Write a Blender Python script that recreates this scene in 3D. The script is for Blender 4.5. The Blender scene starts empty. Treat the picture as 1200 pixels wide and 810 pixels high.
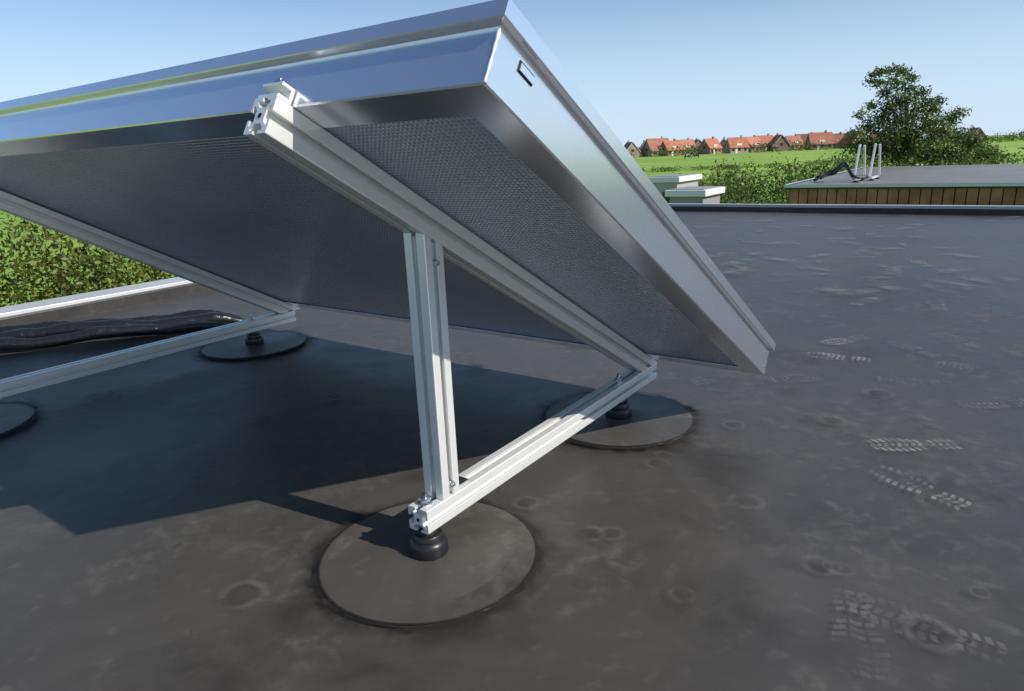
import bpy, bmesh, math, random
import numpy as np
from mathutils import Vector, Matrix
random.seed(7); RNG=np.random.default_rng(7)
S=0.7
P_=0.2767; R_=0.0424; TH=0.6292
F_PX=785.8
W0=1.1019; S1=1.1075; S2=2.1972; RD=0.2823; DW=2.3135; B=0.0654; ZB=0.0861
SN=1.0775; SE=2.4758; AL=0.5184; Q=1.8232; SP=1.1745; WN=0.6293; T=0.1297
QT=1.7885; QB=-0.0684; SPV=2.3412; G=0.0727
WF=3.50
ZT=ZB+B
SAZ=-0.1290; SEL=0.6576
ROOF_S=10.75; ROOF_W=5.4
e1=Vector((math.sin(TH),math.cos(TH),0)); e2=Vector((-math.cos(TH),math.sin(TH),0))
def L(s,w,z): return (e1*s+e2*w+Vector((0,0,z)))*S
def SLl(q,h,w): return (SPV-q*math.cos(AL)+h*math.sin(AL), w, ZT+q*math.sin(AL)+h*math.cos(AL))
def SL(q,h,w): return L(*SLl(q,h,w))
col=bpy.context.scene.collection

# ---------------- materials ----------------
def mat(name, base=(.5,.5,.5), rough=.5, metal=0, spec=.5):
    m=bpy.data.materials.new(name); m.use_nodes=True
    b=m.node_tree.nodes['Principled BSDF']
    b.inputs['Base Color'].default_value=(*base,1); b.inputs['Roughness'].default_value=rough
    b.inputs['Metallic'].default_value=metal; b.inputs['Specular IOR Level'].default_value=spec
    return m
def N(m,t,**k):
    n=m.node_tree.nodes.new(t)
    for a,v in k.items():
        if a in n.inputs: n.inputs[a].default_value=v
        else: setattr(n,a,v)
    return n
def lk(m,a,b): m.node_tree.links.new(a,b)
def bsdf(m): return m.node_tree.nodes['Principled BSDF']
def noise(m,scale,detail=4,rough=.55,dist=0,vec=None):
    n=N(m,'ShaderNodeTexNoise'); n.inputs['Scale'].default_value=scale; n.inputs['Detail'].default_value=detail
    n.inputs['Roughness'].default_value=rough; n.inputs['Distortion'].default_value=dist
    if vec is None:
        tc=N(m,'ShaderNodeTexCoord'); vec=tc.outputs['Object']
    lk(m,vec,n.inputs['Vector']); return n.outputs['Fac']
def ramp(m,fac,stops):
    r=N(m,'ShaderNodeValToRGB'); els=r.color_ramp.elements
    while len(els)<len(stops): els.new(.5)
    for e,(p,c) in zip(els,stops):
        e.position=p; e.color=(*c,1) if len(c)==3 else c
    lk(m,fac,r.inputs['Fac']); return r.outputs['Color']
def g3(v): return (v,v,v)
def mathn(m,op,a,b=None,clamp=False):
    n=N(m,'ShaderNodeMath',operation=op); n.use_clamp=clamp
    for i,x in enumerate((a,b)):
        if x is None: continue
        if isinstance(x,(int,float)): n.inputs[i].default_value=x
        else: lk(m,x,n.inputs[i])
    return n.outputs[0]
def mixc(m,fac,a,b,mode='MIX'):
    n=N(m,'ShaderNodeMix',data_type='RGBA',blend_type=mode)
    if isinstance(fac,(int,float)): n.inputs[0].default_value=fac
    else: lk(m,fac,n.inputs[0])
    for i,x in ((6,a),(7,b)):
        if isinstance(x,tuple): n.inputs[i].default_value=(*x,1)
        else: lk(m,x,n.inputs[i])
    return n.outputs[2]
def bump(m,h,strength,dist=.01,prev=None):
    n=N(m,'ShaderNodeBump'); n.inputs['Strength'].default_value=strength; n.inputs['Distance'].default_value=dist
    lk(m,h,n.inputs['Height'])
    if prev is not None: lk(m,prev,n.inputs['Normal'])
    lk(m,n.outputs[0],bsdf(m).inputs['Normal']); return n.outputs[0]

def mat_alu(name,base,metal,rough,sr=.05):
    m=mat(name,base,rough,metal)
    n1=noise(m,4,2,.5)
    lk(m,mathn(m,'ADD',mathn(m,'MULTIPLY',n1,sr),rough-sr*.5),bsdf(m).inputs['Roughness'])
    return m
M_rail=mat_alu('anodised_aluminium',(.84,.84,.82),.4,.34)
M_frame=mat_alu('collector_frame_aluminium',(.82,.86,.93),.9,.22)
M_steel=mat('stainless_steel',(.6,.6,.6),.25,1)
M_black=mat('black_rubber',(.015,.015,.016),.36)
M_dark=mat('dark_hole',(.01,.01,.01),.8)
M_glass=mat('collector_glass',(.01,.012,.03),.06,0,.6)
M_seal=mat('sealant_white',(.75,.75,.73),.6)

M_back=mat('embossed_aluminium',(.80,.83,.88),.17,1)
m=M_back
uv=N(m,'ShaderNodeUVMap'); sx=N(m,'ShaderNodeSeparateXYZ'); lk(m,uv.outputs[0],sx.inputs[0])
k=2*math.pi/.0115
a=mathn(m,'SINE',mathn(m,'MULTIPLY',mathn(m,'ADD',sx.outputs[0],sx.outputs[1]),k*.7071))
b=mathn(m,'SINE',mathn(m,'MULTIPLY',mathn(m,'SUBTRACT',sx.outputs[0],sx.outputs[1]),k*.7071))
d=mathn(m,'MULTIPLY',a,b)
big=noise(m,1.7,2,.5)
nb=bump(m,big,.8,.06)
bump(m,d,1.0,.0015,nb)
lk(m,ramp(m,mathn(m,'ADD',mathn(m,'MULTIPLY',d,.5),.5),[(.15,(.50,.58,.70)),(.75,(.86,.94,1.0))]),bsdf(m).inputs['Base Color'])  # reflected sky blue put into the base colour, paler on emboss peaks

def roofmat(name,tint=1.0,dust=1.0):
    m=mat(name,(.06,.06,.06),.45,0,.42)
    big=noise(m,.55,3,.6,.4); mid=noise(m,3.2,5,.62,1.0); fin=noise(m,26,4,.6,.3); sw=noise(m,1.9,6,.70,2.2)
    c0=ramp(m,big,[(.3,(.056*tint,.051*tint,.045*tint)),(.7,(.078*tint,.070*tint,.061*tint))])
    c1=ramp(m,mid,[(.34,g3(.80)),(.64,g3(1.15))])
    c=mixc(m,.8,c0,c1,'MULTIPLY')
    sm=ramp(m,sw,[(.50,g3(0)),(.58,g3(.26*dust)),(.62,g3(.06*dust)),(.70,g3(.34*dust))])
    fm=ramp(m,fin,[(.40,g3(0)),(.62,g3(1))])
    msk=mathn(m,'MULTIPLY',sm,fm)
    c=mixc(m,msk,c,(.17,.158,.138))
    f2=ramp(m,fin,[(.58,g3(0)),(.70,g3(.22))]); c=mixc(m,f2,c,(.15,.138,.12))
    lk(m,c,bsdf(m).inputs['Base Color'])
    r=mathn(m,'ADD',mathn(m,'MULTIPLY',mid,.25),mathn(m,'MULTIPLY',sm,.2)); r=mathn(m,'ADD',r,.30)
    lk(m,r,bsdf(m).inputs['Roughness'])
    n0=bump(m,noise(m,4.5,2,.5,.6),.35,.010); bump(m,noise(m,38,2,.6),.25,.0015,n0)
    return m
M_roof=roofmat('epdm_membrane'); M_patch=roofmat('epdm_patch',1.12,1.5)
M_edge=roofmat('epdm_adhesive_edge',.3,.3)
M_parapet=roofmat('epdm_upstand',.6,.3)
M_cap=mat('aluminium_trim',(.62,.63,.64),.4,.3)
def dustmat(name,c,a0,sc,lo=.40,hi=.62):
    m=mat(name,c,.8); n=noise(m,sc,3,.65,.5)
    f=ramp(m,n,[(lo,g3(0)),(hi,g3(a0))])
    at=N(m,'ShaderNodeAttribute',attribute_name='fade')
    lk(m,mathn(m,'MULTIPLY',f,at.outputs['Fac']),bsdf(m).inputs['Alpha']); return m
M_dust=dustmat('dust_print',(.36,.34,.30),.65,9,.34,.60)
M_dust2=dustmat('dust_ring',(.19,.175,.155),.48,14,.38,.62)
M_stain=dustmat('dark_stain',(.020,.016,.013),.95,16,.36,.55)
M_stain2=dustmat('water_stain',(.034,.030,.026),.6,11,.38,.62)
M_smear=dustmat('dust_smear',(.27,.26,.245),.55,9,.42,.66)

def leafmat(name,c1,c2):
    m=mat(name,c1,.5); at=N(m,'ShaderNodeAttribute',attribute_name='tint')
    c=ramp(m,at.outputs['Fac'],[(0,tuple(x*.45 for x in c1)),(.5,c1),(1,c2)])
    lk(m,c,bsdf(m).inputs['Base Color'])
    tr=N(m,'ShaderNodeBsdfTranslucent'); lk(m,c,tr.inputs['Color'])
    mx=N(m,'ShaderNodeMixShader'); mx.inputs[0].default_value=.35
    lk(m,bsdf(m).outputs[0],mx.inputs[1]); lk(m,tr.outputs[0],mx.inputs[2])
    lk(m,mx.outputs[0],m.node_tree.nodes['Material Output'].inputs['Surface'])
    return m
M_leafY=leafmat('hedge_leaves',(.080,.098,.012),(.27,.27,.04))
M_leafG=leafmat('bush_leaves',(.085,.13,.02),(.25,.30,.05))
M_leafT=leafmat('tree_leaves',(.08,.12,.024),(.24,.30,.06))
M_bark=mat('bark',(.10,.08,.06),.9)

# ---------------- mesh helpers ----------------
def add(name,verts,faces,mt=None,parent=None,smooth=False,fade=None):
    me=bpy.data.meshes.new(name); me.from_pydata([tuple(v) for v in verts],[],faces); me.update()
    o=bpy.data.objects.new(name,me); col.objects.link(o)
    if mt: me.materials.append(mt)
    if parent: o.parent=parent
    if smooth: me.polygons.foreach_set('use_smooth',[True]*len(me.polygons))
    if fade is not None:
        at=me.attributes.new('fade','FLOAT','POINT'); at.data.foreach_set('value',np.array(fade,dtype=np.float32))
    return o
def empty(name,parent=None):
    o=bpy.data.objects.new(name,None); col.objects.link(o); o.empty_display_size=.1
    if parent: o.parent=parent
    return o
def bevel(o,w,seg=2):
    md=o.modifiers.new('b','BEVEL'); md.width=w; md.segments=seg; md.limit_method='ANGLE'; md.angle_limit=.6
def fixn(o):
    bm=bmesh.new(); bm.from_mesh(o.data); bmesh.ops.recalc_face_normals(bm,faces=bm.faces); bm.to_mesh(o.data); bm.free()
def box8(name,pts,mt,parent,bv=0):
    o=add(name,pts,[(0,1,2,3),(4,7,6,5),(0,4,5,1),(1,5,6,2),(2,6,7,3),(3,7,4,0)],mt,parent); fixn(o)
    if bv: bevel(o,bv)
    return o
def boxF(name,f,a0,a1,b0,b1,c0,c1,mt,parent,bv=0):
    return box8(name,[f(a0,b0,c0),f(a1,b0,c0),f(a1,b1,c0),f(a0,b1,c0),f(a0,b0,c1),f(a1,b0,c1),f(a1,b1,c1),f(a0,b1,c1)],mt,parent,bv)
def lathe(name,prof,cen,mt,parent,axis=None,n=32,smooth=True):
    ax=Vector(axis).normalized() if axis is not None else Vector((0,0,1))
    q=Vector((0,0,1)).rotation_difference(ax)
    vs=[];fs=[]
    for r,z in prof:
        for i in range(n):
            t=2*math.pi*i/n; vs.append(Vector(cen)+q@Vector((r*math.cos(t),r*math.sin(t),z)))
    for j in range(len(prof)-1):
        for i in range(n):
            fs.append((j*n+i,j*n+(i+1)%n,(j+1)*n+(i+1)%n,(j+1)*n+i))
    fs.append(tuple(range(n))[::-1]); fs.append(tuple((len(prof)-1)*n+i for i in range(n)))
    o=add(name,vs,fs,mt,parent,smooth); fixn(o)
    if smooth:
        md=o.modifiers.new('es','EDGE_SPLIT'); md.split_angle=.6
    return o
def joinbolt(name,cen,axis,r,parent,rod=.012):
    lathe(name+'_washer',[(r*1.35,0),(r*1.35,.0025)],cen,M_steel,parent,axis,20,False)
    ax=Vector(axis).normalized()
    c=Vector(cen)+ax*.0025
    lathe(name+'_nut',[(r*.95,0),(r,.001),(r,r*.9),(r*.9,r)],c,M_steel,parent,axis,6,False)
    if rod: lathe(name+'_thread',[(r*.5,0),(r*.5,rod)],c+ax*r,M_steel,parent,axis,12)

def tpoly():
    side=[(-.13,.5),(-.115,.49),(-.115,.41),(-.27,.41),(-.27,.35),(-.15,.22),(.15,.22),(.27,.35),(.27,.41),(.115,.41),(.115,.49),(.13,.5)]
    cor=[(.455,.5),(.487,.487),(.5,.455)]
    pts=[]
    for k in range(4):
        c,s=math.cos(-k*math.pi/2),math.sin(-k*math.pi/2)
        for x,y in side+cor: pts.append((c*x-s*y,s*x+c*y))
    return pts
TP=tpoly()
def trail(name,endA,endB,mt,parent):
    n=len(TP); vs=[L(*endA(u,v)) for u,v in TP]+[L(*endB(u,v)) for u,v in TP]
    fs=[(i,(i+1)%n,n+(i+1)%n,n+i) for i in range(n)]
    fs.append(tuple(range(n))); fs.append(tuple(range(n,2*n)))
    o=add(name,vs,fs,mt,parent); fixn(o)
    return o

# ---------------- camera ----------------
cam=bpy.data.cameras.new('camera'); co=bpy.data.objects.new('camera',cam); col.objects.link(co)
cam.sensor_width=36; cam.sensor_fit='HORIZONTAL'; cam.lens=F_PX/1200*36; cam.clip_start=.02; cam.clip_end=6000
R0=Vector((1,0,0)); U0=Vector((0,math.sin(P_),math.cos(P_))); F0=Vector((0,math.cos(P_),-math.sin(P_)))
Rv=R0*math.cos(R_)-U0*math.sin(R_); Uv=U0*math.cos(R_)+R0*math.sin(R_)
mw=Matrix((Rv,Uv,-F0)).transposed().to_4x4(); mw.translation=Vector((0,0,S)); co.matrix_world=mw
bpy.context.scene.camera=co
def ray(u,v):
    a2=(u-600)/F_PX; b2=(405-v)/F_PX
    a=a2*math.cos(R_)+b2*math.sin(R_); b=-a2*math.sin(R_)+b2*math.cos(R_)
    return R0*a+U0*b+F0
def hit(u,v,z):
    d=ray(u,v); t=(z-S)/d.z; return Vector((0,0,S))+d*t
def atdist(u,dist,z):
    d=ray(u,172); return Vector((d.x/d.y*dist,dist,z))

# ---------------- light ----------------
hl=(e1*math.sin(SAZ)+e2*math.cos(SAZ))
tosun=(-hl*math.cos(SEL)+Vector((0,0,math.sin(SEL)))).normalized()
sun=bpy.data.lights.new('sun','SUN'); sun.energy=5.0; sun.angle=math.radians(.5); sun.color=(1,.94,.85)
so=bpy.data.objects.new('sun',sun); col.objects.link(so); so.rotation_euler=tosun.to_track_quat('Z','Y').to_euler()
w=bpy.data.worlds.new('World'); bpy.context.scene.world=w; w.use_nodes=True
nt=w.node_tree; bg=nt.nodes['Background']; sk=nt.nodes.new('ShaderNodeTexSky'); sk.sky_type='NISHITA'; sk.sun_disc=False
sk.sun_elevation=SEL; sk.sun_rotation=math.atan2(tosun.x,tosun.y); sk.air_density=1.0; sk.dust_density=.15; sk.ozone_density=3.5
tc=nt.nodes.new('ShaderNodeTexCoord'); sp_=nt.nodes.new('ShaderNodeSeparateXYZ'); nt.links.new(tc.outputs['Generated'],sp_.inputs[0])
rp=nt.nodes.new('ShaderNodeValToRGB'); nt.links.new(sp_.outputs[2],rp.inputs[0])
rp.color_ramp.interpolation='EASE'
rp.color_ramp.elements[0].position=0.0; rp.color_ramp.elements[0].color=(.85,.85,.85,1)
rp.color_ramp.elements[1].position=.26; rp.color_ramp.elements[1].color=(0,0,0,1)
mx=nt.nodes.new('ShaderNodeMix'); mx.data_type='RGBA'; nt.links.new(rp.outputs[0],mx.inputs[0]); nt.links.new(sk.outputs[0],mx.inputs[6]); mx.inputs[7].default_value=(4.8,6.3,8.1,1)
nt.links.new(mx.outputs[2],bg.inputs[0]); bg.inputs[1].default_value=.125
sc=bpy.context.scene; sc.view_settings.view_transform='Standard'; sc.view_settings.look='None'; sc.view_settings.exposure=0

# ---------------- terrain ----------------
M_grass=mat('grass_field',(.08,.15,.02),.9)
m=M_grass; n1=noise(m,.03,4,.6,.5); n2=noise(m,.6,3,.7)
c=ramp(m,n1,[(.35,(.18,.32,.03)),(.65,(.29,.43,.05))]); c=mixc(m,.6,c,ramp(m,n2,[(.3,g3(.75)),(.7,g3(1.12))]),'MULTIPLY')
lk(m,c,bsdf(m).inputs['Base Color'])
GZ=-3.0
vs=[];nx=40
for j in range(nx+1):
    for i in range(nx+1):
        x=(i/nx-.5)*6000; y=(j/nx-.5)*6000; vs.append((x,y,GZ))
add('ground',vs,[(j*(nx+1)+i,j*(nx+1)+i+1,(j+1)*(nx+1)+i+1,(j+1)*(nx+1)+i) for j in range(nx) for i in range(nx)],M_grass)

# ---------------- our building ----------------
bld=empty('flat_roof_building')
M_wall=mat('brick_wall',(.25,.13,.09),.9)
bt=N(M_wall,'ShaderNodeTexBrick'); bt.inputs['Scale'].default_value=4.; bt.inputs['Color1'].default_value=(.28,.13,.08,1); bt.inputs['Color2'].default_value=(.2,.1,.07,1); bt.inputs['Mortar'].default_value=(.3,.28,.25,1)
lk(M_wall,bt.outputs[0],bsdf(M_wall).inputs['Base Color'])
s0,s1_,w0_,w1_=-7,ROOF_S,-13,ROOF_W
boxF('walls',L,s0,s1_+.1,w0_,w1_+.16,GZ/S,-.16,M_wall,bld)
nS,nW=120,120; vs=[]
def und(s,w):
    return .0028*math.sin(s*2.1+math.sin(w*1.3)*1.2)+.002*math.sin(w*3.3+s*.9)
for j in range(nW+1):
    for i in range(nS+1):
        s=s0+(s1_-s0)*i/nS; ww=w0_+(w1_-w0_)*j/nW
        vs.append(L(s,ww,-.006+und(s,ww)*0.8))
add('roof_membrane',vs,[(j*(nS+1)+i,j*(nS+1)+i+1,(j+1)*(nS+1)+i+1,(j+1)*(nS+1)+i) for j in range(nW) for i in range(nS)],M_roof,bld,True)
PH=.075
def par(name,a,b,c,d,zt,mt,cap=True):
    boxF(name,L,a,b,c,d,-.15,zt,mt,bld,.004)
par('parapet_far',s1_,s1_+.28,w0_,w1_+.28,PH,M_parapet)
boxF('parapet_far_trim',L,s1_+.25,s1_+.33,w0_,w1_+.33,PH-.08,PH+.02,M_cap,bld,.003)
par('parapet_side',s0,s1_-.002,w1_,w1_+.26,PH,M_parapet)
boxF('parapet_side_trim',L,s0,s1_+.248,w1_+.06,w1_+.34,PH-.08,PH+.025,M_cap,bld,.003)

# ---------------- marks on the roof (real dust prints) ----------------
marks_v={};
def dec(key): return marks_v.setdefault(key,([],[],[]))
def quad(key,c,ux,uy,z,fd=1.0):
    v,f,a_=dec(key); n=len(v)
    for a,b in ((-1,-1),(1,-1),(1,1),(-1,1)):
        p=Vector(c)+ux*a+uy*b; v.append((p.x,p.y,z)); a_.append(fd)
    f.append((n,n+1,n+2,n+3))
zc=[.0042]
def footprint(x,y,ang,key='dust',size=1.0):
    zc[0]+=.00002; z=zc[0]
    d=Vector((math.cos(ang),math.sin(ang),0)); p=Vector((-d.y,d.x,0)); c=Vector((x,y,0))
    Ln=.20*size
    def wid(t):
        if t<.28: return .026+.004*math.sin(t/.28*math.pi)
        if t<.42: return .022
        return .036*math.sqrt(max(0,1-((t-.68)/.36)**2))+.004
    rows=13
    for i in range(rows):
        t=(i+.5)/rows
        if .30<t<.40: continue
        hw=wid(t)*size
        nb=3
        for k in range(nb):
            off=(k-(nb-1)/2)*(2*hw/nb)
            skew=.35 if k%2 else -.35
            ux=(p+d*skew).normalized()*(hw/nb*.8); uy=d*(Ln/rows*.30)
            quad(key,c+d*((t-.5)*Ln)+p*off,ux,uy,z,random.uniform(.45,1))
def rings(c,radii,fades,key,n=44,sy=1.0,jit=.05,ang=0):
    zc[0]+=.00002; z=zc[0]; vv,f,a_=dec(key); b=len(vv); ph=random.uniform(0,6)
    ca,sa=math.cos(ang),math.sin(ang)
    for r,fd in zip(radii,fades):
        for i in range(n):
            t=2*math.pi*i/n; rr=r*(1+jit*math.sin(2*t+ph)+jit*.6*math.sin(5*t+ph*2)); x=rr*math.cos(t); y=rr*sy*math.sin(t)
            vv.append((c[0]+x*ca-y*sa,c[1]+x*sa+y*ca,z)); a_.append(fd)
    for j in range(len(radii)-1):
        for i in range(n):
            f.append((b+j*n+i,b+j*n+(i+1)%n,b+(j+1)*n+(i+1)%n,b+(j+1)*n+i))
def ringmark(u,v,r,st=1.0):
    c=hit(u,v,0)
    rings(c,[r*.55,r*.82,r*1.15],[0,.8*st,0],'ring'); rings(c,[r*.06,r*.5,r*.78],[.6*st,.8*st,0],'water')
def softdisc(c,r,key,sy=1.0,ang=0,st=1.0): rings(c,[r*.02,r*.4,r],[st,.6*st,0],key,32,sy,.12,ang)
def fp(u,v,deg,**k):
    c=hit(u,v,0); footprint(c.x,c.y,math.radians(deg),**k)
for u,v,dg in ((1070,523,175),(1075,572,115),(1010,343,20),(1015,354,35),(990,400,200),(982,420,150),(1060,268,20),(1020,275,60),(1045,292,10),(985,280,170),(960,300,30),(1080,310,80),(940,265,140)):
    fp(u,v,dg)
for i in range(22):
    u=random.uniform(800,1190); v=random.uniform(262,480); fp(u,v,random.uniform(0,360),key='faint')
for i in range(2):
    u=random.uniform(880,1190); v=random.uniform(520,800); fp(u,v,random.uniform(0,360),key='faint')
for u,v,r in ((305,495,.05),(395,465,.045),(875,590,.035),(1030,463,.04),(975,495,.035),(285,700,.04),(690,628,.03),(770,545,.03),(1090,745,.04),(120,465,.06),(860,500,.03),(950,492,.03),(240,560,.035),(560,430,.04)):
    ringmark(u,v,r)
for i in range(20):
    ringmark(random.uniform(600,1190),random.uniform(330,760),random.uniform(.015,.035),random.uniform(.3,.7))
for i in range(18):
    c=hit(random.uniform(200,1190),random.uniform(380,800),0); softdisc(c,random.uniform(.05,.16),'water',random.uniform(.4,1),random.uniform(0,3),.7)
for i in range(70):
    c=hit(random.uniform(820,1195),random.uniform(254,345),0); softdisc(c,random.uniform(.05,.2),'smear',random.uniform(.2,.6),random.uniform(0,3))
for i in range(14):
    c=hit(random.uniform(740,1190),random.uniform(345,600),0); softdisc(c,random.uniform(.02,.06),'smear',random.uniform(.2,.6),random.uniform(0,3),.6)
M_faint=dustmat('dust_faint',(.25,.235,.21),.35,7)
root=empty('roof_dust_marks')
for key,mt in (('dust',M_dust),('faint',M_faint),('ring',M_dust2),('water',M_stain2),('smear',M_smear)):
    v,f,a_=marks_v[key]; add('marks_'+key,v,f,mt,root,fade=a_)

# ---------------- membrane patches + feet + frames ----------------
def annulus(name,c,rs_,fd,z,mt,parent,n=120,jit=.0):
    vs=[];fs=[];fa=[]
    for k,(r,f_) in enumerate(zip(rs_,fd)):
        for i in range(n):
            t=2*math.pi*i/n; j=jit*(math.sin(5*t+1)+.6*math.sin(11*t)+.5*math.sin(23*t+2))*(k/(len(rs_)-1))
            vs.append((c.x+(r+j)*math.cos(t),c.y+(r+j)*math.sin(t),z)); fa.append(f_)
    for k in range(len(rs_)-1):
        for i in range(n): fs.append((k*n+i,k*n+(i+1)%n,(k+1)*n+(i+1)%n,(k+1)*n+i))
    return add(name,vs,fs,mt,parent,fade=fa)
def patch(s,w,parent):
    c=L(s,w,0); r=RD*S
    prof=[(r,0.002),(r-.0015,.0062),(r-.006,.0066),(r*.93,.0060),(r*.5,.0075),(.06,.010),(.04,.010)]
    lathe('membrane_patch',prof,c,M_patch,parent,None,96)
    annulus('patch_edge_sealant',c,[r-.0028,r+.0014],[1,1],.0072,M_edge,parent)
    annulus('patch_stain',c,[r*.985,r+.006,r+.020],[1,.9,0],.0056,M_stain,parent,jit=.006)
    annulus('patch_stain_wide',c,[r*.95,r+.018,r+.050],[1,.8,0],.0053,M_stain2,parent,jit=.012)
def foot(s,w,parent):
    c=L(s,w,0)+Vector((0,0,.0098)); h=ZB*S-.0098
    k=S*.050
    prof=[(k,0),(k*1.02,.002),(k*1.0,.018),(k*.97,.022),(k*.90,.0255),(k*.80,.028),(k*.78,.036),(k*.72,.039),(k*.55,.041),(k*.5,h-.0005)]
    lathe('rubber_foot',prof,c,M_black,parent,None,40)
    joinbolt('levelling_bolt',L(s,w,ZT),(0,0,1),.0095,parent,.008)

def frame(woff,soff,ext):
    fr=empty('mounting_frame'); wc=W0+woff
    patch(S1+soff-ext,wc,fr); patch(S2+soff,wc,fr); foot(S1+soff-ext,wc,fr); foot(S2+soff,wc,fr)
    trail('base_rail',lambda u,v:(SN+soff-ext,wc+u*B,ZB+B/2+v*B),lambda u,v:(SE+soff,wc+u*B,ZB+B/2+v*B),M_rail,fr)
    def low(u,v):
        h=G/2+v*G; qq=-(h*math.cos(AL))/math.sin(AL)+.004; return SLl(qq,h,wc+u*B)
    trail('tilted_rail',low,lambda u,v:SLl(Q,G/2+v*G,wc+u*B),M_rail,fr)
    sp=SP+soff-ext
    def top(u,v):
        s=sp+v*B; return (s,wc+u*B,ZT+(SPV-s)*math.tan(AL)-.001)
    trail('post',lambda u,v:(sp+v*B,wc+u*B,ZT+.001),top,M_rail,fr)
    for nm,c,ax in (('bore',L(SN+soff-ext,wc,ZB+B/2),-e1),('bore',SL(Q,G/2,wc),(-e1*math.cos(AL)+Vector((0,0,math.sin(AL)))))):
        lathe(nm,[(.0035,0),(.0035,.0006)],Vector(c)+ax*.0002,M_dark,fr,ax,14,False)
    joinbolt('bracket_bolt',L(sp,wc-B/2,ZT+.035),-e2,.0045,fr,.002)
    zt=ZT+(SPV-sp)*math.tan(AL)
    joinbolt('bracket_bolt',L(sp,wc-B/2,zt-.055),-e2,.0045,fr,.002)
    boxF('angle_bracket',L,sp+B/2,sp+B/2+.006,wc-.02,wc+.02,ZT,ZT+.055,M_steel,fr,.0008)
    boxF('angle_bracket_foot',L,sp+B/2+.006,sp+B/2+.055,wc-.02,wc+.02,ZT+.0005,ZT+.0065,M_steel,fr,.0008)
    f=lambda q,w,h:SL(q,h,w)
    boxF('end_clamp_base',f,QT+.002,Q-.002,wc-.030,wc+.030,G+.001,G+.008,M_rail,fr,.001)
    boxF('end_clamp_riser',f,QT+.002,QT+.009,wc-.030,wc+.030,G+.008,G+.032,M_rail,fr,.001)
    boxF('end_clamp_flange',f,QT+.009,Q-.004,wc-.030,wc+.030,G+.025,G+.032,M_rail,fr,.001)
    joinbolt('clamp_bolt',SL(QT+.020,G+.032,wc),(e1*math.sin(AL)+Vector((0,0,math.cos(AL)))),.005,fr,.003)
    return fr
frame(0,0,0); frame(DW,-.035,.34)

# ---------------- solar collector ----------------
pan=empty('solar_collector_panel')
prof=[(-.075,.002),(-.075,0),(-.003,0),(0,.003),(0,.094),(.003,.0965),(.013,.098),(.015,.100),(.015,T-.002),(.013,T),(-.022,T),(-.022,T-.004)]
cs=[(QB,WN,-1,-1),(QB,WF,-1,1),(QT,WF,1,1),(QT,WN,1,-1)]
vs=[];n=len(prof)
for q0,w0c,sq,sw in cs:
    for o,h in prof: vs.append(SL(q0+sq*o,G+h,w0c+sw*o))
fs=[]
for k in range(4):
    for i in range(n-1):
        a=k*n+i; b=((k+1)%4)*n+i; fs.append((a,a+1,b+1,b))
fo=add('frame',vs,fs,M_frame,pan); fixn(fo)
md=fo.modifiers.new('s','SOLIDIFY'); md.thickness=.0006; md.offset=-1
ins=.004
me_v=[SL(QB+ins,G+.005,WN+ins),SL(QB+ins,G+.005,WF-ins),SL(QT-ins,G+.005,WF-ins),SL(QT-ins,G+.005,WN+ins)]
bs=add('back_sheet',me_v,[(0,1,2,3)],M_back,pan); fixn(bs)
uvl=bs.data.uv_layers.new(name='UVMap')
for li,lp in enumerate(bs.data.loops):
    t_=[(QB,WN),(QB,WF),(QT,WF),(QT,WN)][lp.vertex_index]
    uvl.data[li].uv=(t_[0]*S,t_[1]*S)
boxF('glass',lambda q,w,h:SL(q,h,w),QB+.001,QT-.001,WN+.001,WF-.001,G+T-.012,G+T-.005,M_glass,pan)
fw=lambda q,h,w:SL(q,h,w)
boxF('side_slot',fw,QT-.105,QT-.062,G+.062,G+.080,WN-.0015,WN+.002,M_dark,pan)
boxF('side_slot_flap',fw,QT-.103,QT-.064,G+.064,G+.076,WN-.004,WN-.0016,M_frame,pan)
for qq,hh in ((QB+.05,.075),(QB+.03,.025)):
    lathe('side_screw',[(.003,0),(.003,.001),(.002,.0015)],SL(qq,G+hh,WN),M_steel,pan,-e2,12)
def tube(name,pts,r,mt,parent,n=10,taper=None):
    vs=[];fs=[]
    for i,p in enumerate(pts):
        p=Vector(p); d=(Vector(pts[min(i+1,len(pts)-1)])-Vector(pts[max(i-1,0)])).normalized()
        a=d.cross(Vector((.31,.95,0))).normalized() if abs(d.z)>.8 else d.cross(Vector((0,0,1))).normalized(); b=d.cross(a)
        rr=r if taper is None else taper[i]
        for k in range(n):
            t=2*math.pi*k/n; vs.append(p+a*rr*math.cos(t)+b*rr*math.sin(t))
    for i in range(len(pts)-1):
        for k in range(n): fs.append((i*n+k,i*n+(k+1)%n,(i+1)*n+(k+1)%n,(i+1)*n+k))
    fs.append(tuple(range(n))[::-1]); fs.append(tuple((len(pts)-1)*n+k for k in range(n)))
    return add(name,vs,fs,mt,parent,True)
tube('corner_seal',[SL(QT,G+.001+t*.09,WN) for t in np.linspace(0,1,14)],.0018,M_seal,pan,8,[.0018*(1+.5*random.uniform(-1,1)) for _ in range(14)])

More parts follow.
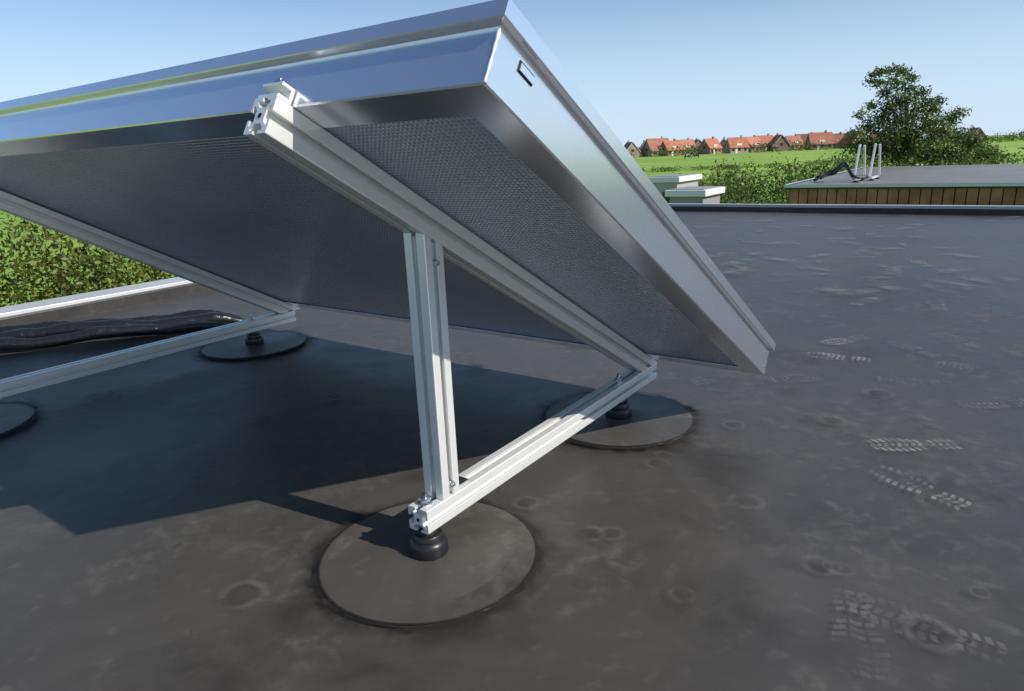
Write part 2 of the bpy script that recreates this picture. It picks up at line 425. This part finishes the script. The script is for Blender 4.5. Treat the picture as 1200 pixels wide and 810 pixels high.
# ---------------- black hose on the roof ----------------
hose=empty('insulated_hose')
def hosepath(p0,p1,amp,ph,r,n=160):
    pts=[];tp=[]
    for i in range(n):
        t=i/(n-1); s=p0[0]+(p1[0]-p0[0])*t+amp*math.sin(t*5+ph); ww=p0[1]+(p1[1]-p0[1])*t+amp*.6*math.sin(t*7+ph*2)
        k=r*(1+.012*math.sin(t*150+ph+3*math.sin(t*9))+.05*math.sin(t*37+ph*3)+.05*math.sin(t*17))
        k*=min(1,.45+t*5)
        pts.append(L(s,ww,k/S*1.05+.004+.012*(1+math.sin(t*11+ph))*min(1,t*4))); tp.append(k)
    return pts,tp
M_hose=mat('hose_insulation',(.014,.014,.016),.33)
bump(M_hose,noise(M_hose,14,3,.6,.8),.6,.014)
for i,(a,b,am,ph,r) in enumerate((((2.46,4.02),(1.3,5.15),.03,.3,.028),((2.40,3.96),(1.2,5.02),.04,1.7,.030),((2.34,3.90),(1.1,4.86),.035,3.1,.024))):
    p,t=hosepath(a,b,am,ph,r); tube('hose_%d'%i,p,r,M_hose,hose,14,t)

# ---------------- foliage ----------------
def leaves(name,centers,radii,n,size,mt,parent=None,shell=.35,sel=None):
    centers=np.array(centers,float); radii=np.array(radii,float)
    vol=radii.prod(1)**.67; idx=RNG.choice(len(centers),n,p=vol/vol.sum())
    d=RNG.normal(size=(n,3)); d/=np.linalg.norm(d,axis=1)[:,None]
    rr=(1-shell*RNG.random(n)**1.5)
    lump=1+.16*np.sin(d[:,0]*6+idx)+.14*np.sin(d[:,2]*8+idx*2)+.10*np.sin(d[:,1]*17+idx)
    pos=centers[idx]+d*radii[idx]*(rr*lump)[:,None]
    pos+=RNG.normal(size=(n,3))*size*.7
    nn=d*.7+RNG.normal(size=(n,3))*.75; nn/=np.linalg.norm(nn,axis=1)[:,None]
    t=np.cross(nn,RNG.normal(size=(n,3))); t/=np.linalg.norm(t,axis=1)[:,None]; b=np.cross(nn,t)
    sz=size*(.55+.9*RNG.random(n))[:,None]
    V=np.stack([pos-t*sz,pos-b*sz*.45,pos+t*sz,pos+b*sz*.45],1).reshape(-1,3)
    me=bpy.data.meshes.new(name); me.vertices.add(4*n); me.vertices.foreach_set('co',V.ravel())
    me.loops.add(4*n); me.loops.foreach_set('vertex_index',np.arange(4*n)); me.polygons.add(n)
    me.polygons.foreach_set('loop_start',np.arange(0,4*n,4)); me.polygons.foreach_set('loop_total',np.full(n,4))
    ct=RNG.random(len(centers))[idx]*.35
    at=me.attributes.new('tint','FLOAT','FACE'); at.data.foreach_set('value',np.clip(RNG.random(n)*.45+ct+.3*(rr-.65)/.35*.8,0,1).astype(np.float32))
    me.materials.append(mt); me.update(); me.validate()
    o=bpy.data.objects.new(name,me); col.objects.link(o)
    if parent: o.parent=parent
    return o
cs_=[];rs=[]
for i in range(130):
    s=random.uniform(-.5,10); ww=ROOF_W+random.uniform(.9,2.2); zt=random.uniform(-.15,.75)
    r=random.uniform(.22,.45); cs_.append(L(s,ww,0)+Vector((0,0,zt-r))); rs.append((r,r,r*.95))
for i in range(60):
    s=random.uniform(-.5,10); ww=ROOF_W+random.uniform(1.5,2.6); r=random.uniform(.5,.7)
    cs_.append(L(s,ww,0)+Vector((0,0,random.uniform(-.8,.1)))); rs.append((r,r,r))
for i in range(40):
    s=random.uniform(-.5,10); ww=ROOF_W+random.uniform(1.5,2.4); cs_.append(L(s,ww,0)+Vector((0,0,-2.1))); rs.append((.7,.7,1.0))
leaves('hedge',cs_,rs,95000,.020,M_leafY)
cs_=[];rs=[]
for i in range(100):
    u=random.uniform(640,1260); dist=random.uniform(24,36); p=atdist(u,dist,0)
    top=S-(random.uniform(16,29))/785*dist*1.04
    if u>905: top+=random.uniform(0,.35)
    if 745<u<835: top-=.45
    r=random.uniform(.5,1.4); cs_.append((p.x,p.y,top-r*.85)); rs.append((r,r,r*.85))
    cs_.append((p.x,p.y-.4,GZ+1.0)); rs.append((r*1.1,r*1.1,1.2))
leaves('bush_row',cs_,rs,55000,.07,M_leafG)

tree=empty('broadleaf_tree')
tb=atdist(1062,29,GZ)
def limb(name,pts,r0,r1):
    k=len(pts); tube(name,pts,r0,M_bark,tree,8,[r0+(r1-r0)*i/(k-1) for i in range(k)])
tz=list(np.linspace(0,5.0,8))
trunk=[tb+Vector((.012*i*i*.3,0,z)) for i,z in enumerate(tz)]
limb('trunk',trunk,.20,.04)
tc_=[];tr=[]
def U(u,v,dist=29):
    d=ray(u,v); k=dist/d.y; return Vector((0,0,S))+d*k
random.seed(11)
spots=[(1022,88,5),(1034,84,6),(1046,82,7),(1058,84,7),(1068,92,6),(1028,98,6),(1050,96,9),(1064,104,8),(1018,96,4),(1038,108,8),(1078,110,8),(1084,120,8),(1060,118,11),(1045,124,11),(1022,124,6),(1010,134,6),(1032,138,11),(1072,132,12),(1092,128,9),(1100,118,6),(1052,142,13),(1088,144,13),(1016,150,10),(1002,158,8),(1038,156,14),(1066,160,16),(1100,156,13),(1112,140,10),(1124,132,7),(1118,160,13),(1008,172,12),(1028,176,15),(1052,180,17),(1080,180,19),(1108,182,18),(1138,166,12),(1136,184,17),(1150,178,12),(1160,186,14)]
for j,(u,v,r) in enumerate(spots):
    c=U(u,v,29+random.uniform(-1.0,1.0)); rr=r/785*30*1.12
    tc_.append(c); tr.append((rr*1.25,rr*1.2,rr*.75))
    if j%3==0:
        k=min(7,max(2,int((c.z-GZ)/5.0*7*.6))); a=trunk[k]
        limb('limb_%d'%j,[a,a.lerp(c,.4)+Vector((0,0,.12)),a.lerp(c,.75)+Vector((0,0,.1)),c],.05,.012)
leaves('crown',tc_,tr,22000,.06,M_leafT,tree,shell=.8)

# ---------------- neighbouring low roof building ----------------
nb=empty('timber_clad_building')
NZ=-.13
c0=hit(922,217,NZ)
def NBf(a,b,z): p=c0+e1*a-e2*b; return Vector((p.x,p.y,z))
M_wood=mat('timber_cladding',(.20,.11,.06),.7)
nzw=noise(M_wood,3,4,.6); lk(M_wood,ramp(M_wood,nzw,[(.3,(.19,.085,.04)),(.7,(.40,.20,.10))]),bsdf(M_wood).inputs['Base Color'])
M_roof2=roofmat('neighbour_roof',3.2,.6)
boxF('wall_core',NBf,.06,9.5,.06,14,GZ,NZ-.02,M_dark,nb)
def boards(name,ranges,side):
    vs=[];fs=[]
    for a,b in ranges:
        n=len(vs)
        if side: q=[(a,.02),(b,.02),(b,.058),(a,.058)]
        else: q=[(.02,a),(.02,b),(.058,b),(.058,a)]
        for z in (GZ+.2,NZ-.085):
            for x,y in q: vs.append(NBf(x,y,z))
        fs+=[(n,n+1,n+2,n+3),(n+4,n+7,n+6,n+5),(n,n+4,n+5,n+1),(n+1,n+5,n+6,n+2),(n+2,n+6,n+7,n+3),(n+3,n+7,n+4,n)]
    o=add(name,vs,fs,M_wood,nb); fixn(o)
boards('cladding_front',[(b+.008,b+.17) for b in np.arange(0.06,14,.18)],False)
boards('cladding_side',[(b+.008,b+.17) for b in np.arange(.1,9.3,.18)],True)
boxF('roof_edge',NBf,-.03,9.6,-.03,14.1,NZ-.085,NZ-.0,M_parapet,nb,.004)
boxF('roof_surface',NBf,.12,9.45,.12,13.9,NZ-.02,NZ+.004,M_roof2,nb)
boxF('roof_edge_trim',NBf,-.045,-.031,-.03,14.1,NZ-.05,NZ+.012,M_cap,nb)
boxF('roof_edge_trim_side',NBf,-.03,9.6,-.045,-.031,NZ-.05,NZ+.012,M_cap,nb)
def spareframe(u,v):
    o=empty('steel_support_frame'); c=hit(u,v,NZ+.005)
    def f(a,b,z): p=c+e1*a-e2*b; return Vector((p.x,p.y,c.z+z))
    def bar(nm,p,q,r=.02):
        p=Vector(p);q=Vector(q)
        d=(q-p).normalized(); x=-e2; y=d.cross(x).normalized()
        box8(nm,[p-x*r-y*r,p+x*r-y*r,p+x*r+y*r,p-x*r+y*r,q-x*r-y*r,q+x*r-y*r,q+x*r+y*r,q-x*r+y*r],M_rail,o,.002)
    bar('base_bar',f(-.4,0,.06),f(.5,0,.06)); bar('leaning_bar',f(-.3,-.045,.08),f(.06,-.045,.74)); bar('brace_bar',f(.36,.045,.08),f(.02,.045,.72))
    for a in (-.3,.4): lathe('foot',[(.05,0),(.05,.025),(.02,.04)],f(a,0,0),M_black,o,None,16)
spareframe(1006,213); spareframe(1024,211)
h2=empty('coiled_hose'); c=hit(975,214,NZ)
pts=[]
for t in np.linspace(0,1,60):
    pts.append(c+(-e2)*(-.35+1.0*t)+e1*(.25*math.sin(t*6))+Vector((0,0,.05+.30*math.sin(t*math.pi)**1.5+.05*math.sin(t*14))))
tube('hose',pts,.03,M_hose,h2,10)
pts2=[p+Vector((.08,.12,-.06 if p.z>NZ+.12 else 0)) for p in pts]; tube('hose_2',pts2,.028,M_hose,h2,10)

# ---------------- garden sheds ----------------
M_white=mat('white_paint',(.75,.75,.73),.5); M_grey=mat('grey_panel',(.30,.29,.29),.6); M_shed=mat('shed_boards',(.42,.39,.38),.7)
M_win=mat('window_glass',(.02,.025,.03),.08)
def shed(u,v,dist,wd,dp,wallm):
    o=empty('garden_shed'); d=ray(u,v); k=dist/d.y; c=Vector((0,0,S))+d*k; top=c.z
    def f(a,b,z): p=c-e2*a+e1*b; return Vector((p.x,p.y,z))
    boxF('walls',f,0,wd,0,dp,GZ,top-.16,wallm,o)
    boxF('fascia',f,-.1,wd+.1,-.1,dp+.1,top-.16,top,M_white,o,.01)
    boxF('roof_felt',f,-.02,wd+.02,-.02,dp+.02,top,top+.02,M_grey,o)
    boxF('door',f,wd*.15,wd*.4,-.03,-.002,GZ,GZ+2.05,M_white,o)
    boxF('window',f,wd*.55,wd*.85,-.03,-.002,top-1.1,top-.45,M_win,o)
    return o
shed(757,208,22,1.05,1.8,M_shed); shed(785,223,18,.9,1.3,M_grey)

# ---------------- distant houses ----------------
def tiles(nm,c):
    m=mat(nm,c,.8); n=noise(m,.6,3,.6); lk(m,ramp(m,n,[(.3,tuple(x*.75 for x in c)),(.7,tuple(min(1,x*1.2) for x in c))]),bsdf(m).inputs['Base Color']); return m
M_tiles=[tiles('clay_tiles',(.42,.15,.08)),tiles('clay_tiles_b',(.36,.14,.09)),tiles('clay_tiles_c',(.44,.19,.12)),tiles('slate',(.16,.15,.16))]
M_bricks=[tiles('brick_a',(.30,.18,.13)),tiles('brick_b',(.38,.28,.22)),tiles('brick_c',(.24,.15,.11))]
def house(x,y,rot,wd,dp,hw,hr,ti,bi):
    o=empty('brick_house'); c=Vector((x,y,GZ)); cr,sr=math.cos(rot),math.sin(rot)
    def f(a,b,z): return Vector((c.x+a*cr-b*sr,c.y+a*sr+b*cr,GZ+z))
    boxF('walls',f,-wd/2,wd/2,-dp/2,dp/2,0,hw,M_bricks[bi],o)
    for k,sx in enumerate((-1,1)):
        xa=sx*(wd/2); xb=sx*(wd/2-.3)
        v=[f(xa,-dp/2,hw),f(xa,dp/2,hw),f(xa,0,hw+hr-.15),f(xb,-dp/2,hw),f(xb,dp/2,hw),f(xb,0,hw+hr-.15)]
        add('gable',v,[(0,1,2),(3,5,4),(0,3,4,1),(1,4,5,2),(2,5,3,0)],M_bricks[bi],o)
        for ss in (-1,1):
            p=[f(sx*(wd/2+.42),ss*(dp/2+.5),hw-.55),f(sx*(wd/2+.42),0,hw+hr-.02),f(sx*(wd/2+.42),0,hw+hr+.22),f(sx*(wd/2+.42),ss*(dp/2+.5),hw-.30)]
            add('bargeboard',p,[(0,1,2,3)],M_white,o)
    e=.4
    for ss in (-1,1):
        v=[f(-wd/2-e,ss*(dp/2+.5),hw-.4),f(wd/2+e,ss*(dp/2+.5),hw-.4),f(wd/2+e,0,hw+hr),f(-wd/2-e,0,hw+hr)]
        v+=[p+Vector((0,0,.18)) for p in v]
        box8('roof',v,M_tiles[ti],o)
    boxF('chimney',f,wd*.2,wd*.2+.8,-.4,.4,hw+hr-.6,hw+hr+1.0,M_bricks[bi],o)
    for k in range(3):
        a=-wd/2+wd*(k+.5)/3
        boxF('window',f,a-.6,a+.6,-dp/2-.06,-dp/2-.01,1.0,2.3,M_win,o)
    for sx in (-1,1):
        lo,hi=(-wd/2-.05,-wd/2-.01) if sx<0 else (wd/2+.01,wd/2+.05)
        boxF('gable_window',f,lo,hi,-.7,.7,hw-.2,hw+1.1,M_win,o)
    boxF('dormer',f,-1.3,1.3,-dp/2+.3,-dp/2+2.0,hw+.3,hw+1.7,M_white,o)
    boxF('door',f,-wd/2+wd/3-.45,-wd/2+wd/3+.45,-dp/2-.06,-dp/2-.01,0,2.1,M_white,o)
random.seed(5)
for u in list(range(560,730,34))+[738,755,770,786,802,817,832,848,863,880,895,912,928,944,960,978,1000,1030,1060,1100,1140]:
    dist=random.uniform(340,440); p=atdist(u,dist,0)
    big=random.uniform(.85,1.2)
    ti=3 if u in (738,) else random.randrange(3)
    house(p.x,p.y,random.choice((0,math.pi/2,.5,-.4,1.1))+random.uniform(-.2,.2),10*big,8*big,2.9,4.9*big,ti,random.randrange(3))
cs_=[];rs=[]
for i in range(170):
    u=random.uniform(480,1250); dist=random.uniform(325,470); p=atdist(u,dist,0); r=random.uniform(1.2,3.4)
    cs_.append((p.x,p.y,GZ+r*.7)); rs.append((r*1.8,r,r*.9))
leaves('distant_treeline',cs_,rs,15000,.5,M_leafT)
cs_=[];rs=[]
for i in range(60):
    u=random.uniform(700,1100); p=atdist(u,random.uniform(112,118),0); r=random.uniform(.5,.9)
    cs_.append((p.x,p.y,GZ+.3)); rs.append((r*2.2,r,r*.6))
leaves('field_hedge',cs_,rs,7000,.13,M_leafG)

# ---------------- cows ----------------
M_cow=mat('cow_hide',(.02,.02,.02),.8)
lk(M_cow,ramp(M_cow,noise(M_cow,1.6,1,.4),[(.56,(.02,.018,.016)),(.59,(.55,.53,.5))]),bsdf(M_cow).inputs['Base Color'])
def cow(x,y,rot,graze):
    V=[(-.75,0,1.15),(-.3,0,1.05),(.3,0,1.08),(.7,0,1.2),(1.0,0,1.25 if not graze else .95),(1.25,0,1.4 if not graze else .45),(1.55,0,1.28 if not graze else .2),
       (.55,.22,.85),(.58,.22,.45),(.55,.22,0),(.55,-.22,.85),(.5,-.22,.45),(.62,-.22,0),
       (-.75,.22,.85),(-.88,.22,.5),(-.8,.22,0),(-.75,-.22,.85),(-.85,-.22,.5),(-.75,-.22,0),(-1.0,0,1.1),(-1.05,0,.6),
       (1.2,.2,1.48 if not graze else .6),(1.2,-.2,1.48 if not graze else .6)]
    E=[(0,1),(1,2),(2,3),(3,4),(4,5),(5,6),(2,7),(7,8),(8,9),(2,10),(10,11),(11,12),(0,13),(13,14),(14,15),(0,16),(16,17),(17,18),(0,19),(19,20),(5,21),(5,22)]
    Rr=[.34,.38,.38,.30,.19,.15,.10,.13,.07,.06,.13,.07,.06,.16,.07,.06,.16,.07,.06,.05,.03,.05,.05]
    me=bpy.data.meshes.new('cow'); me.from_pydata(V,E,[]); o=bpy.data.objects.new('cow',me); col.objects.link(o)
    o.modifiers.new('skin','SKIN'); me.materials.append(M_cow)
    for i,r in enumerate(Rr): me.skin_vertices[0].data[i].radius=(r,r)
    me.skin_vertices[0].data[1].use_root=True
    o.modifiers.new('sub','SUBSURF').levels=1
    o.location=(x,y,GZ); o.rotation_euler=(0,0,rot)
for u,dist,rot,g in ((806,225,.1,True),(816,235,3.2,True)):
    p=atdist(u,dist,0); cow(p.x,p.y,rot,g)
